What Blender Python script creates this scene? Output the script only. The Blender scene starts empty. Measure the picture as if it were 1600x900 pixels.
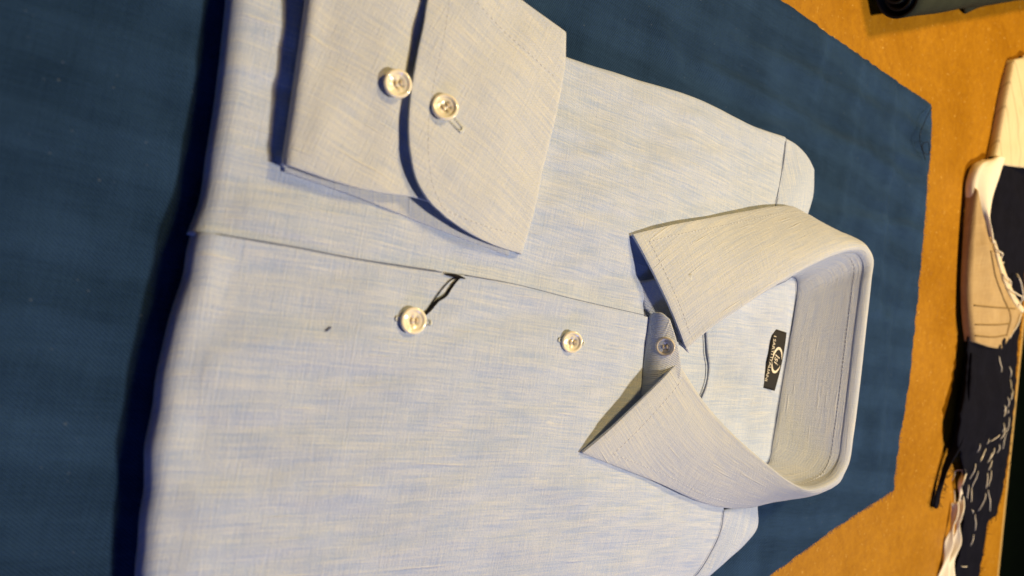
import bpy, bmesh, math, random
from mathutils import Vector, Matrix, noise
random.seed(7)
S = bpy.context.scene
COL = S.collection
V = Vector

# ------------------------------------------------------------------ camera
cam = bpy.data.cameras.new("camera")
cam_o = bpy.data.objects.new("camera", cam); COL.objects.link(cam_o)
cam.sensor_width = 36.0; cam.lens = 22.5
cam.clip_start = 0.01; cam.clip_end = 20
cam_o.matrix_world = Matrix.Translation((0, 0, 0.25)) @ Matrix([[-0.087156, -0.996195, -0.0], [0.835479, -0.073095, -0.544639], [0.542567, -0.047468, 0.838671]]).to_4x4()
cam.dof.use_dof = True; cam.dof.focus_distance = 0.33; cam.dof.aperture_fstop = 7.2
S.camera = cam_o

# ------------------------------------------------------------------ light
W = bpy.data.worlds.new("World"); S.world = W; W.use_nodes = True
bg = W.node_tree.nodes["Background"]
bg.inputs[0].default_value = (0.22, 0.34, 1.0, 1); bg.inputs[1].default_value = 0.022
def area(name, loc, target, size, power, color):
    l = bpy.data.lights.new(name, 'AREA'); l.shape = 'DISK'; l.size = size; l.energy = power; l.color = color
    o = bpy.data.objects.new(name, l); COL.objects.link(o)
    o.location = loc; o.rotation_euler = (V(target) - V(loc)).to_track_quat('-Z', 'Y').to_euler()
    return o
area("ceiling_lamp", (0.20, 0.90, 1.16), (0.02, 0.22, 0.0), 0.11, 19.5, (1.0, 0.84, 0.645))
area("warm_lamp", (-0.70, 0.72, 0.98), (-0.02, 0.25, 0.0), 0.22, 12.5, (1.0, 0.66, 0.23))
area("cool_fill", (0.95, -0.04, 0.42), (0.03, 0.26, 0.02), 0.40, 2.2, (0.15, 0.27, 1.0))  # added cool fill that tints the collar gap blue, not an actual window
S.view_settings.view_transform = 'Standard'; S.view_settings.look = 'None'
S.view_settings.exposure = 0.02; S.view_settings.gamma = 1.0
S.render.engine = 'CYCLES'; S.cycles.use_denoising = True
S.cycles.max_bounces = 8; S.cycles.diffuse_bounces = 5

# ------------------------------------------------------------------ node helpers
class NT:
    def __init__(s, name):
        s.m = bpy.data.materials.new(name); s.m.use_nodes = True
        s.t = s.m.node_tree; s.b = s.t.nodes["Principled BSDF"]
    def n(s, typ, **kw):
        o = s.t.nodes.new(typ)
        for k, v in kw.items(): setattr(o, k, v)
        return o
    def put(s, sock, v):
        if hasattr(v, 'is_output'): s.t.links.new(v, sock)
        else: sock.default_value = v
    def math(s, op, a, b=0.0, c=0.0, clamp=False):
        o = s.n('ShaderNodeMath', operation=op, use_clamp=clamp)
        s.put(o.inputs[0], a); s.put(o.inputs[1], b); s.put(o.inputs[2], c); return o.outputs[0]
    def mapr(s, v, a, b, c=0.0, d=1.0):
        o = s.n('ShaderNodeMapRange'); s.put(o.inputs[0], v)
        for i, q in enumerate((a, b, c, d)): o.inputs[i+1].default_value = q
        return o.outputs[0]
    def mix(s, f, a, b):
        o = s.n('ShaderNodeMix', data_type='RGBA'); s.put(o.inputs[0], f)
        s.put(o.inputs[6], a); s.put(o.inputs[7], b); return o.outputs[2]
    def uv(s):
        return s.n('ShaderNodeUVMap').outputs[0]
    def obj(s):
        return s.n('ShaderNodeTexCoord').outputs['Object']
    def scaled(s, vec, sc, rot=0.0, off=(0,0,0)):
        o = s.n('ShaderNodeMapping'); s.put(o.inputs[0], vec)
        o.inputs['Location'].default_value = off
        o.inputs['Rotation'].default_value = (0, 0, rot); o.inputs['Scale'].default_value = sc
        return o.outputs[0]
    def noise(s, vec, scale=1.0, detail=2.0, rough=0.5, dist=0.0):
        o = s.n('ShaderNodeTexNoise'); s.put(o.inputs['Vector'], vec)
        o.inputs['Scale'].default_value = scale; o.inputs['Detail'].default_value = detail
        o.inputs['Roughness'].default_value = rough; o.inputs['Distortion'].default_value = dist
        return o.outputs[0]
    def bump(s, h, dist, strength=1.0):
        o = s.n('ShaderNodeBump'); s.put(o.inputs['Height'], h)
        o.inputs['Distance'].default_value = dist; o.inputs['Strength'].default_value = strength
        s.t.links.new(o.outputs[0], s.b.inputs['Normal'])
    def color(s, c): s.put(s.b.inputs['Base Color'], c)
    def set(s, **kw):
        for k, v in kw.items(): s.put(s.b.inputs[k.replace('_', ' ')], v)
        return s

def col(*c): return (*c, 1.0)

def linen(name, blue, cream, contrast=1.0, twist=0.0):
    """chambray linen: u runs across the warp, v along it, both in metres"""
    k = NT(name); uv = k.uv()
    warp = k.noise(k.scaled(uv, (1150, 45, 1), twist), 1, 2.0, 0.6)
    warp2 = k.noise(k.scaled(uv, (420, 9, 1), twist, (3, 1, 0)), 1, 2.5, 0.6)
    weft = k.noise(k.scaled(uv, (75, 1150, 1), twist, (7, 2, 0)), 1, 2.0, 0.6)
    slub = k.mapr(k.noise(k.scaled(uv, (620, 34, 1), twist, (11, 5, 0)), 1, 1.0, 0.5), 0.66, 0.78)
    nub = k.mapr(k.noise(k.scaled(uv, (330, 95, 1), twist, (31, 9, 0)), 1, 1.0, 0.5), 0.74, 0.82)
    wslub = k.mapr(k.noise(k.scaled(uv, (38, 700, 1), twist, (17, 3, 0)), 1, 1.0, 0.5), 0.70, 0.80)
    dark = k.mapr(k.noise(k.scaled(uv, (520, 22, 1), twist, (5, 15, 0)), 1, 1.0, 0.5), 0.62, 0.80)
    mott = k.noise(k.scaled(uv, (190, 40, 1), twist, (2, 8, 0)), 1, 3.0, 0.6)
    mott2 = k.noise(k.scaled(uv, (60, 22, 1), twist, (21, 8, 0)), 1, 2.0, 0.5)
    sep = k.n('ShaderNodeSeparateXYZ'); k.put(sep.inputs[0], uv)
    diag = k.math('SINE', k.math('MULTIPLY', k.math('ADD', sep.outputs[0], sep.outputs[1]), 2*math.pi/0.00095))
    grain = k.noise(k.scaled(uv, (1500, 1500, 1)), 1, 2.0, 0.7)
    f = 0.47
    def add(f, v, c, w): return k.math('MULTIPLY_ADD', k.math('SUBTRACT', v, c), w*contrast, f)
    f = add(f, warp, 0.5, 1.8); f = add(f, warp2, 0.5, 0.62); f = add(f, weft, 0.5, 0.95)
    f = add(f, mott, 0.5, 0.42); f = add(f, mott2, 0.5, 0.26); f = add(f, grain, 0.5, 1.9)
    f = k.math('MULTIPLY_ADD', diag, 0.07*contrast, f)
    f = k.math('MULTIPLY_ADD', slub, 0.50*contrast, f); f = k.math('MULTIPLY_ADD', wslub, 0.16*contrast, f)
    f = k.math('MULTIPLY_ADD', nub, 0.60*contrast, f)
    f = k.math('MULTIPLY_ADD', dark, -0.24*contrast, f, True)
    k.color(k.mix(f, blue, cream))
    h = k.math('ADD', k.math('MULTIPLY', diag, 0.25), k.math('ADD', warp, k.math('ADD', weft, k.math('ADD', grain, slub))))
    k.bump(h, 0.00024, 0.9)
    k.set(Roughness=0.9, Specular_IOR_Level=0.18, Sheen_Weight=0.12, Sheen_Roughness=0.6)
    return k.m

M = {}
M['linen'] = linen('linen', col(0.355, 0.462, 0.69), col(0.58, 0.635, 0.72))
M['linen_dense'] = linen('linen_fused', col(0.43, 0.50, 0.635), col(0.625, 0.648, 0.635), 0.9)

k = NT('navy_twill'); uv = k.uv()
sep = k.n('ShaderNodeSeparateXYZ'); k.put(sep.inputs[0], uv)
tw = k.math('SINE', k.math('MULTIPLY', k.math('ADD', sep.outputs[0], k.math('MULTIPLY', sep.outputs[1], -0.8)), 2*math.pi/0.0013))
n1 = k.noise(k.scaled(uv, (900, 60, 1)), 1, 2, .6); n2 = k.noise(k.scaled(uv, (60, 900, 1)), 1, 2, .6)
n3 = k.noise(k.scaled(uv, (25, 25, 1)), 1, 3, .6); n4 = k.noise(k.scaled(uv, (1600, 1600, 1)), 1, 1, .6)
f = k.math('MULTIPLY_ADD', tw, 0.10, k.math('ADD', k.math('MULTIPLY', n1, .4), k.math('ADD', k.math('MULTIPLY', n2, .3), k.math('ADD', k.math('MULTIPLY', n3, .75), k.math('MULTIPLY', n4, .3)))))
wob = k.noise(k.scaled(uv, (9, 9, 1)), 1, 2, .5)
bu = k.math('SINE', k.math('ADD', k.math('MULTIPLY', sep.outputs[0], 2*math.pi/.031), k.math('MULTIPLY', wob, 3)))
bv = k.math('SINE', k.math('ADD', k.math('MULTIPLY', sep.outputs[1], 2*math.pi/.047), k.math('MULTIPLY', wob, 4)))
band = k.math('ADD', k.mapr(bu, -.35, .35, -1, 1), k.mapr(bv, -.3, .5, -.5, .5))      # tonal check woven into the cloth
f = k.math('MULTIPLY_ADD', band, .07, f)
lint = k.mapr(k.noise(k.scaled(uv, (700, 500, 1), 0, (6, 6, 0)), 1, 0, .5), .83, .87)
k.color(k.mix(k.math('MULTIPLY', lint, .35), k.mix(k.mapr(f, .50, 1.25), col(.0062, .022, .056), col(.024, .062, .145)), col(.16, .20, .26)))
k.bump(k.math('ADD', k.math('MULTIPLY', tw, .5), k.math('ADD', n4, n1)), .0003, .8)
k.set(Roughness=.85, Specular_IOR_Level=.08, Sheen_Weight=.10, Sheen_Roughness=.45, Sheen_Tint=col(.5, .65, .9))
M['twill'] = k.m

k = NT('hardboard'); oc = k.obj()
a = k.noise(k.scaled(oc, (1, 1, 1)), 160, 5, .7); b = k.noise(k.scaled(oc, (1, 1, 1)), 14, 4, .6)
fl = k.mapr(k.noise(k.scaled(oc, (520, 170, 1), 0.6), 1, 1, .5), .68, .80)
fl2 = k.mapr(k.noise(k.scaled(oc, (160, 480, 1), -0.3, (4, 4, 0)), 1, 1, .5), .70, .80)
dk = k.mapr(k.noise(k.scaled(oc, (500, 500, 1), 0, (9, 1, 0)), 1, 2, .6), .58, .75)
base = k.mix(k.mapr(k.math('ADD', k.math('MULTIPLY', a, .6), k.math('MULTIPLY', b, .5)), .35, .75), col(.25, .105, .0015), col(.40, .188, .003))
base = k.mix(k.math('MULTIPLY', dk, .6), base, col(.20, .07, .002))
base = k.mix(k.math('MULTIPLY', k.math('MAXIMUM', fl, fl2), .45), base, col(.80, .52, .14))
scr = k.mapr(k.noise(k.scaled(oc, (40, 900, 1), 0.9, (2, 2, 0)), 1, 0, .5), .80, .86)
k.color(base); k.bump(k.math('ADD', a, scr), .0003, .5)
k.set(Roughness=k.mapr(b, .3, .7, .40, .55), Specular_IOR_Level=.25)
M['board'] = k.m

def plain(name, c, rough=.8, spec=.3, nscale=300, var=.25, bump=.0003, **kw):
    k = NT(name); oc = k.obj()
    a = k.noise(oc, nscale, 4, .65); b = k.noise(oc, nscale*.08, 3, .6)
    f = k.math('ADD', k.math('MULTIPLY', a, .6), k.math('MULTIPLY', b, .4))
    lo = col(*[x*(1-var) for x in c]); hi = col(*[min(1, x*(1+var)) for x in c])
    k.color(k.mix(k.mapr(f, .3, .7), lo, hi)); k.bump(a, bump, .6)
    k.set(Roughness=rough, Specular_IOR_Level=spec, **kw); return k.m
M['pearl'] = plain('pearl_button', (.93, .87, .68), .08, .6, 120, .07, .00003, Coat_Weight=1.0, Coat_Roughness=.05, Subsurface_Weight=.25, Subsurface_Radius=(.002, .0015, .0008), Subsurface_Scale=.4)
M['smoke'] = plain('smoky_button', (.60, .55, .46), .2, .5, 120, .1, .00003, Coat_Weight=.4, Coat_Roughness=.08)
M['thread_cream'] = plain('cream_thread', (.70, .60, .42), .85, .2, 2500, .2)
M['thread_blue'] = plain('blue_grey_thread', (.60, .63, .68), .85, .2, 2500, .2)
M['thread_dark'] = plain('seam_thread', (.13, .16, .28), .9, .1, 2500, .2)
M['thread_green'] = plain('buttonhole_thread', (.58, .62, .60), .85, .2, 2500, .2)
M['thread_black'] = plain('black_thread', (.006, .006, .008), .8, .2, 2500, .2)
M['hole'] = plain('needle_hole', (.34, .24, .11), .7, .2)
M['black_label'] = plain('woven_black', (.012, .011, .010), .7, .25, 1800, .3, .0002)
M['label_print'] = plain('woven_cream', (.80, .74, .60), .8, .2, 1800, .15)
M['green_wool'] = plain('dark_green_wool', (.026, .032, .024), .9, .1, 900, .3, .0004)
M['navy_wool'] = plain('navy_wool', (.0055, .006, .012), .9, .06, 1200, .4, .0005)
M['cream_canvas'] = plain('cream_canvas', (.72, .62, .42), .9, .15, 1200, .12, .0003)
M['white_canvas'] = plain('white_canvas', (.80, .74, .60), .9, .15, 1200, .08, .0003)
M['floor'] = plain('dark_green_floor', (.03, .06, .012), .8, .3, 20, .3)
M['rim'] = plain('varnished_edge', (.50, .34, .12), .25, .5, 200, .2)
k = NT('beige_wool'); uv = k.uv()
a = k.noise(k.scaled(uv, (1100, 60, 1)), 1, 2, .6); b = k.noise(k.scaled(uv, (40, 40, 1)), 1, 3, .6); c_ = k.noise(k.scaled(uv, (60, 1100, 1)), 1, 2, .6)
k.color(k.mix(k.mapr(k.math('ADD', k.math('ADD', k.math('MULTIPLY', a, .4), k.math('MULTIPLY', c_, .3)), k.math('MULTIPLY', b, .5)), .35, .85), col(.30, .20, .085), col(.50, .37, .19)))
k.bump(k.math('ADD', a, c_), .0003, .7); k.set(Roughness=.9, Specular_IOR_Level=.15, Sheen_Weight=.1)
M['beige'] = k.m
k = NT('striped_linen'); uv = k.uv()
dd = k.noise(k.scaled(uv, (60, 10, 1)), 1, 2, .5)
sep = k.n('ShaderNodeSeparateXYZ'); k.put(sep.inputs[0], k.n('ShaderNodeVectorMath').outputs[0] if False else uv)
st = k.math('SINE', k.math('ADD', k.math('MULTIPLY', sep.outputs[0], 2*math.pi/0.013), k.math('MULTIPLY', dd, 3.0)))
line = k.mapr(st, .93, .995); a = k.noise(k.scaled(uv, (900, 60, 1)), 1, 2, .6)
k.color(k.mix(k.math('MULTIPLY', line, .45), k.mix(a, col(.55, .45, .26), col(.78, .68, .46)), col(.22, .17, .09)))
k.bump(a, .0003, .6); k.set(Roughness=.9, Specular_IOR_Level=.15)
M['striped'] = k.m

# ------------------------------------------------------------------ mesh helpers
def new_obj(name, verts, faces, mat, parent=None, uvs=None, smooth=True):
    me = bpy.data.meshes.new(name); me.from_pydata([tuple(v) for v in verts], [], faces)
    if uvs:
        l = me.uv_layers.new(name='UVMap')
        for p in me.polygons:
            for li in p.loop_indices: l.data[li].uv = uvs[me.loops[li].vertex_index]
    if smooth: me.polygons.foreach_set('use_smooth', [True]*len(me.polygons))
    me.materials.append(mat); me.update()
    o = bpy.data.objects.new(name, me); COL.objects.link(o)
    if parent: o.parent = parent
    return o
def tag(o, label, cat=None, group=None, kind=None):
    o['label'] = label
    if cat: o['category'] = cat
    if group: o['group'] = group
    if kind: o['kind'] = kind
    return o
def empty(name, loc=(0, 0, 0)):
    o = bpy.data.objects.new(name, None); COL.objects.link(o); o.location = loc; o.empty_display_size = .02; return o

def spline(pts, n, closed=False):
    """n points evenly spaced along a centripetal-like Catmull-Rom curve"""
    p = [V(q) for q in pts]; d = []
    for i in range(len(p)-1):
        a = p[i-1] if i else p[0]*2-p[1]; b, c = p[i], p[i+1]
        e = p[i+2] if i+2 < len(p) else c*2-b
        L = (c-b).length or 1e-9
        def tan(x0, x1, x2):
            l0 = max((x1-x0).length, 1e-9); l1 = max((x2-x1).length, 1e-9)
            return ((x1-x0)/l0*l1 + (x2-x1)/l1*l0)/(l0+l1)
        m0 = tan(a, b, c)*L; m1 = tan(b, c, e)*L
        for s in range(16):
            t = s/16; t2 = t*t; t3 = t2*t
            d.append(b*(2*t3-3*t2+1)+m0*(t3-2*t2+t)+c*(-2*t3+3*t2)+m1*(t3-t2))
    d.append(p[-1])
    acc = [0]
    for i in range(1, len(d)): acc.append(acc[-1]+(d[i]-d[i-1]).length)
    out = []; j = 0
    for i in range(n):
        s = acc[-1]*i/(n-1)
        while j < len(acc)-2 and acc[j+1] < s: j += 1
        f = (s-acc[j])/max(acc[j+1]-acc[j], 1e-12); out.append(d[j].lerp(d[j+1], min(max(f, 0), 1)))
    return out

def coons(c0, c1, d0, d1, nu, nv):
    """c0 (v=0) and c1 (v=1) run along u, d0 (u=0) and d1 (u=1) along v -> grid[i][j]"""
    c0, c1, d0, d1 = spline(c0, nu), spline(c1, nu), spline(d0, nv), spline(d1, nv)
    g = []
    for i in range(nu):
        u = i/(nu-1); row = []
        for j in range(nv):
            v = j/(nv-1)
            row.append(c0[i]*(1-v)+c1[i]*v+d0[j]*(1-u)+d1[j]*u
                       - (c0[0]*(1-u)*(1-v)+c0[-1]*u*(1-v)+c1[0]*(1-u)*v+c1[-1]*u*v))
        g.append(row)
    return g
def roll(g, side, r, ang=165, k=7, rz=None):
    """continue a grid over one of its sides with a rounded fold that turns under"""
    rz = rz or r
    if side in ('v0', 'v1'): g = [list(c) for c in zip(*g)]
    if side in ('u1', 'v1'): g = g[::-1]
    e, i2 = g[0], g[2]
    os = []
    for a, b in zip(e, i2):
        o = V((a.x-b.x, a.y-b.y, 0)); os.append(o.normalized() if o.length > 1e-9 else V((0, 0, 0)))
    os = [(os[max(0, q-1)]+os[q]+os[min(len(os)-1, q+1)]).normalized() for q in range(len(os))]
    ex = []
    for s in range(1, k+1):
        t = math.radians(ang)*s/k
        ex.append([a+o*r*math.sin(t)-V((0, 0, rz*(1-math.cos(t)))) for a, o in zip(e, os)])
    g = ex[::-1]+g
    if side in ('u1', 'v1'): g = g[::-1]
    if side in ('v0', 'v1'): g = [list(c) for c in zip(*g)]
    return g
def wrinkle(g, amp, sx=45, sy=18, seed=0, fade=True):
    nu, nv = len(g), len(g[0])
    for i in range(nu):
        for j in range(nv):
            p = g[i][j]; e = min(1, i/4, (nu-1-i)/4, j/4, (nv-1-j)/4) if fade else 1
            h = noise.noise(V((p.x*sx+seed*3.1, p.y*sy, seed*7.7)))+.5*noise.noise(V((p.x*sx*2.3, p.y*sy*2.1+seed, seed*2.2)))
            g[i][j] = p+V((0, 0, amp*h*e))
    return g
def bulge(g, h):
    nu, nv = len(g), len(g[0])
    for i in range(nu):
        for j in range(nv):
            g[i][j] = g[i][j]+V((0, 0, h*math.sin(math.pi*i/(nu-1))*math.sin(math.pi*j/(nv-1))))
    return g
AX = (V((0.0219, 0.185, 0))-V((0.0158, 0.1047, 0))).normalized()   # the shirt's own long axis
AXP = V((AX.y, -AX.x, 0))
def grid_obj(name, g, mat, parent=None, grain=None, thick=0.0, off=-1, up=True, arcuv=False, face=None, rim_bevel=0):
    nu, nv = len(g), len(g[0]); vs = [p for r in g for p in r]
    gr = V(grain).normalized() if grain else AX; gp = V((gr.y, -gr.x, 0))
    if arcuv:
        uvs = []; lu = [0]; m = nv//2
        for i in range(1, nu): lu.append(lu[-1]+(g[i][m]-g[i-1][m]).length)
        for i in range(nu):
            s = 0
            for j in range(nv):
                if j: s += (g[i][j]-g[i][j-1]).length
                uvs.append((s, lu[i]))
    else: uvs = [(p.dot(gp)+p.z*.7, p.dot(gr)+p.z*.3) for p in vs]
    fs = [(i*nv+j, (i+1)*nv+j, (i+1)*nv+j+1, i*nv+j+1) for i in range(nu-1) for j in range(nv-1)]
    tot = V((0, 0, 0))
    for f in fs[::7]:
        a, b, c = vs[f[0]], vs[f[1]], vs[f[2]]; n = (b-a).cross(c-a)
        if face: n = V((0, 0, 1))*n.dot(V(face)-a)
        tot += n
    if tot.z < 0: fs = [f[::-1] for f in fs]
    o = new_obj(name, vs, fs, mat, parent, uvs)
    if thick:
        s = o.modifiers.new('thickness', 'SOLIDIFY'); s.thickness = thick; s.offset = off
        if rim_bevel:
            b = o.modifiers.new('rim', 'BEVEL'); b.width = rim_bevel; b.segments = 2; b.limit_method = 'ANGLE'; b.angle_limit = math.radians(60)
    return o
def tube(name, pts, r, mat, parent=None, n=6, taper=None, add=None):
    pts = [V(p) for p in pts]; vs, fs = ([], []) if add is None else add
    base = len(vs); prev = None
    for i, p in enumerate(pts):
        t = (pts[min(i+1, len(pts)-1)]-pts[max(i-1, 0)]).normalized()
        a = t.cross(V((0, 0, 1))); a = a.normalized() if a.length > 1e-4 else V((1, 0, 0))
        b = t.cross(a); rr = r*(taper(i/(len(pts)-1)) if taper else 1)
        for q in range(n):
            an = 2*math.pi*q/n; vs.append(p+a*rr*math.cos(an)+b*rr*math.sin(an))
        if i:
            for q in range(n):
                c = base+(i-1)*n; fs.append((c+q, c+(q+1) % n, c+n+(q+1) % n, c+n+q))
    fs.append(tuple(base+q for q in range(n))[::-1]); fs.append(tuple(base+(len(pts)-1)*n+q for q in range(n)))
    if add is not None: return None
    return new_obj(name, vs, fs, mat, parent)
def stitches(name, lines, mat, parent, length=.0013, gap=.0012, r=.00016, lift=.00006):
    vs, fs = [], []
    for ln in lines:
        L = sum((ln[i+1]-ln[i]).length for i in range(len(ln)-1)); n = max(2, int(L/(length+gap)))
        pts = spline(ln, n*6+1)
        for q in range(n):
            seg = [pts[q*6], pts[q*6+2], pts[q*6+4]]
            z = V((0, 0, lift)); tube('', [seg[0]-z*.8, seg[1]+z, seg[2]-z*.8], r, None, n=5, add=(vs, fs))
    o = new_obj(name, vs, fs, mat, parent); o['kind'] = 'stuff'; return o

# ------------------------------------------------------------------ the table and the floor beyond it
T = (0.00450,0.75520,0.00000); T2 = (0.23559,0.74701,0.00000)
td = (V(T2)-V(T)).normalized(); tn = V((-td.y, td.x, 0))
if tn.y < 0: tn = -tn
a0 = V(T)-td*.75; a1 = V(T)+td*.75
near = -1.0
bm = bmesh.new()
def slab(pts, z0, z1):
    lo = [bm.verts.new((p.x, p.y, z0)) for p in pts]; hi = [bm.verts.new((p.x, p.y, z1)) for p in pts]
    n = len(pts); bm.faces.new(hi); bm.faces.new(lo[::-1])
    for i in range(n): bm.faces.new((lo[i], lo[(i+1) % n], hi[(i+1) % n], hi[i]))
slab([a0, a1, a1+tn*near, a0+tn*near], -.018, 0)
bmesh.ops.recalc_face_normals(bm, faces=bm.faces)
me = bpy.data.meshes.new('table_top'); bm.to_mesh(me); bm.free(); me.materials.append(M['board'])
table = bpy.data.objects.new('table_top', me); COL.objects.link(table); table['kind'] = 'structure'
tag(table, 'orange brown hardboard table top under the fabrics')
b = table.modifiers.new('b', 'BEVEL'); b.width = .0012; b.segments = 2
bm = bmesh.new(); slab([a0+tn*.0005, a0+tn*.006, a1+tn*.006, a1+tn*.0005], -.03, -.0012)
bmesh.ops.recalc_face_normals(bm, faces=bm.faces)
me = bpy.data.meshes.new('edge_strip'); bm.to_mesh(me); bm.free(); me.materials.append(M['rim'])
strip = bpy.data.objects.new('edge_strip', me); COL.objects.link(strip); strip.parent = table
bm = bmesh.new(); slab([V((-3, -2, 0)), V((3, -2, 0)), V((3, 4, 0)), V((-3, 4, 0))], -.80, -.75)
bmesh.ops.recalc_face_normals(bm, faces=bm.faces)
me = bpy.data.meshes.new('floor'); bm.to_mesh(me); bm.free(); me.materials.append(M['floor'])
fl_ = bpy.data.objects.new('floor', me); COL.objects.link(fl_); tag(fl_, 'dark green floor beyond the table edge', kind='structure')

# ------------------------------------------------------------------ the navy cloth under the shirt
g = coons([(-0.12263,-0.05561,0.00300), (-0.15792,0.05817,0.00300), (-0.19786,0.24103,0.00300), (-0.18948,0.33835,0.00300), (-0.18059,0.42510,0.00300), (-0.17049,0.53231,0.00300)],
          [(0.16459,-0.03718,0.00300), (0.21102,0.09036,0.00300), (0.20245,0.26576,0.00300), (0.17096,0.37527,0.00300), (0.15015,0.44512,0.00300), (0.12977,0.52613,0.00300)],
          [(-0.12263,-0.05561,0.00300), (0.00614,-0.04735,0.00300), (0.16459,-0.03718,0.00300)],
          [(-0.17049,0.53231,0.00300), (-0.15292,0.53655,0.00300), (-0.11803,0.53769,0.00300), (-0.05785,0.53819,0.00300), (0.00749,0.53655,0.00300), (0.04758,0.53554,0.00300), (0.08733,0.52956,0.00300), (0.11443,0.52641,0.00300), (0.12977,0.52613,0.00300)], 240, 240)
cr = [((-0.18814,0.38536,0.00300), (-0.15324,0.37979,0.00300)), ((-0.17487,0.43009,0.00300), (-0.07136,0.41857,0.00300)), ((-0.17016,0.47405,0.00300), (-0.00926,0.47860,0.00300)),
      ((-0.15510,0.29929,0.00300), (-0.14686,0.53143,0.00300)), ((-0.13369,0.27453,0.00300), (-0.10291,0.53731,0.00300)), ((-0.14758,0.23767,0.00300), (-0.12842,0.25463,0.00300)), ((-0.06727,0.38915,0.00300), (-0.07247,0.53454,0.00300)),
      ((-0.00056,0.49365,0.00300), (0.12436,0.50078,0.00300)), ((-0.11069,0.33552,0.00300), (-0.12514,0.53536,0.00300))]
for i, row in enumerate(g):
    for j, p in enumerate(row):
        z = .0008*noise.noise(V((p.x*22, p.y*16, 3)))+.0004*noise.noise(V((p.x*70, p.y*50, 9)))
        for q, (a, c) in enumerate(cr):
            a, c = V(a), V(c); d = c-a; t = max(0, min(1, (p-a).dot(d)/d.length_squared)); dist = (p-a-d*t).length
            n_ = V((-d.y, d.x, 0)).normalized(); sgn = (p-a).dot(n_)
            z += (.0012 if q % 2 else .0016)*math.exp(-(dist/.0065)**2) - .0010*math.exp(-((sgn-.008)/.005)**2)*math.exp(-(dist/.02)**2)
        q = V((-0.17049,0.53231,0.00300)); dq = p-q; m_ = math.exp(-(dq.x/.16)**2-(dq.y/.20)**2)
        z += m_*(.0007*(1+math.sin(2*math.pi*dq.dot(V((.93, -.36, 0)))/.024))+.0006*(1+math.sin(2*math.pi*dq.dot(V((.25, .97, 0)))/.041+1)))
        z += .0014*noise.noise(V((p.x*9, p.y*7, 21)))
        edge = min(1, (len(g)-1-i)/3, j/3, (len(row)-1-j)/3)
        z = max(z, -.0004); row[j] = p+V((0, 0, z*edge+.0006*noise.noise(V((p.x*90, p.y*90, 0)))*(1-edge)))
        if i == len(g)-1 or j in (0, len(row)-1):
            row[j] += V((noise.noise(p*260)*.0009, noise.noise(p*260+V((5, 0, 0)))*.0012, 0))
cloth = empty('fabric_length', (0, .3, .0015))
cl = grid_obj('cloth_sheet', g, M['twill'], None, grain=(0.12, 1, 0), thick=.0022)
cl.parent = cloth; cl.matrix_parent_inverse = Matrix.Translation((0, -.3, -.0015))
tag(cloth, 'dark blue twill fabric spread flat beneath the folded shirt', 'fabric')
def child(o, root):
    o.parent = root; o.matrix_parent_inverse = Matrix.Translation(-root.location); return o
def fringe(root, line, mat, n, L, z, r=.00012, outward=None):
    """loose fibres along a cut edge, too fine to pick apart"""
    vs, fs = [], []; pts = spline(line, n)
    for i in range(1, n-1):
        if random.random() < .35: continue
        t = (pts[i+1]-pts[i-1]).normalized(); o = V((t.y, -t.x, 0))
        if outward is not None and o.dot(V(outward)) < 0: o = -o
        l = L*random.uniform(.3, 1)*(2.2 if random.random() < .08 else 1); s = random.uniform(-.9, .9); p = pts[i]
        tube('', [p-o*.001, p+o*l*.5+t*l*s*.3, p+o*l+t*l*s+V((0, 0, random.uniform(-.0005, .0006)))], r, None, n=3, add=(vs, fs))
    o = new_obj('frayed_edge', vs, fs, mat, root); o.matrix_parent_inverse = Matrix.Translation(-root.location); o['kind'] = 'stuff'; return o
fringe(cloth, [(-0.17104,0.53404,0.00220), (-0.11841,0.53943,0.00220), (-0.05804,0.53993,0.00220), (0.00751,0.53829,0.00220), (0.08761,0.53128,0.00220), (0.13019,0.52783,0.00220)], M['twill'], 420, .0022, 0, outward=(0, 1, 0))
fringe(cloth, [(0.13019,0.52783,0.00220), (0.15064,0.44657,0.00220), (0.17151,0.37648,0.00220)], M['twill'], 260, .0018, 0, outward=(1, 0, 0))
child(tube('loose_thread', spline([(-0.16526,0.52402,0.00750), (-0.15256,0.51520,0.00750), (-0.13901,0.50859,0.00800), (-0.13013,0.51512,0.00800), (-0.13036,0.52628,0.00750), (-0.13823,0.52169,0.00800), (-0.13491,0.51438,0.00750), (-0.12478,0.52233,0.00700)], 40), .00022, M['thread_black'], None), cloth)

# ------------------------------------------------------------------ the shirt body
shirt = empty('folded_shirt', (0.00000,0.16040,0.00300))
tag(shirt, 'folded light blue grey linen shirt with spread collar and buttoned cuff on blue fabric', 'shirt')
def part(o): return child(o, shirt)

g = coons([(-0.00779,0.03111,0.01800), (-0.00499,0.06227,0.01910), (0.00003,0.10502,0.01890), (0.00725,0.17864,0.01900), (0.01323,0.23271,0.01900)],
          [(-0.11446,0.03639,0.01250), (-0.11331,0.09531,0.01050), (-0.10675,0.17638,0.01050), (-0.10772,0.22122,0.01050), (-0.10881,0.26435,0.01000), (-0.10418,0.32180,0.00900), (-0.10482,0.34701,0.00800)],
          [(-0.11446,0.03639,0.01250), (-0.08963,0.03693,0.01500), (-0.06970,0.03658,0.01580), (-0.04994,0.03590,0.01620), (-0.03673,0.03492,0.01650), (-0.01931,0.03389,0.01680), (-0.00779,0.03111,0.01800)][::-1],
          [(0.01323,0.23271,0.01900), (-0.01589,0.27385,0.01650), (-0.04550,0.31708,0.01400), (-0.06148,0.33712,0.01200), (-0.08406,0.34390,0.00950), (-0.10482,0.34701,0.00800)], 110, 70)
bulge(g, .0035); wrinkle(g, .0015, 44, 18, 1); wrinkle(g, .00065, 95, 34, 61, False); wrinkle(g, .00030, 170, 90, 51)
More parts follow.
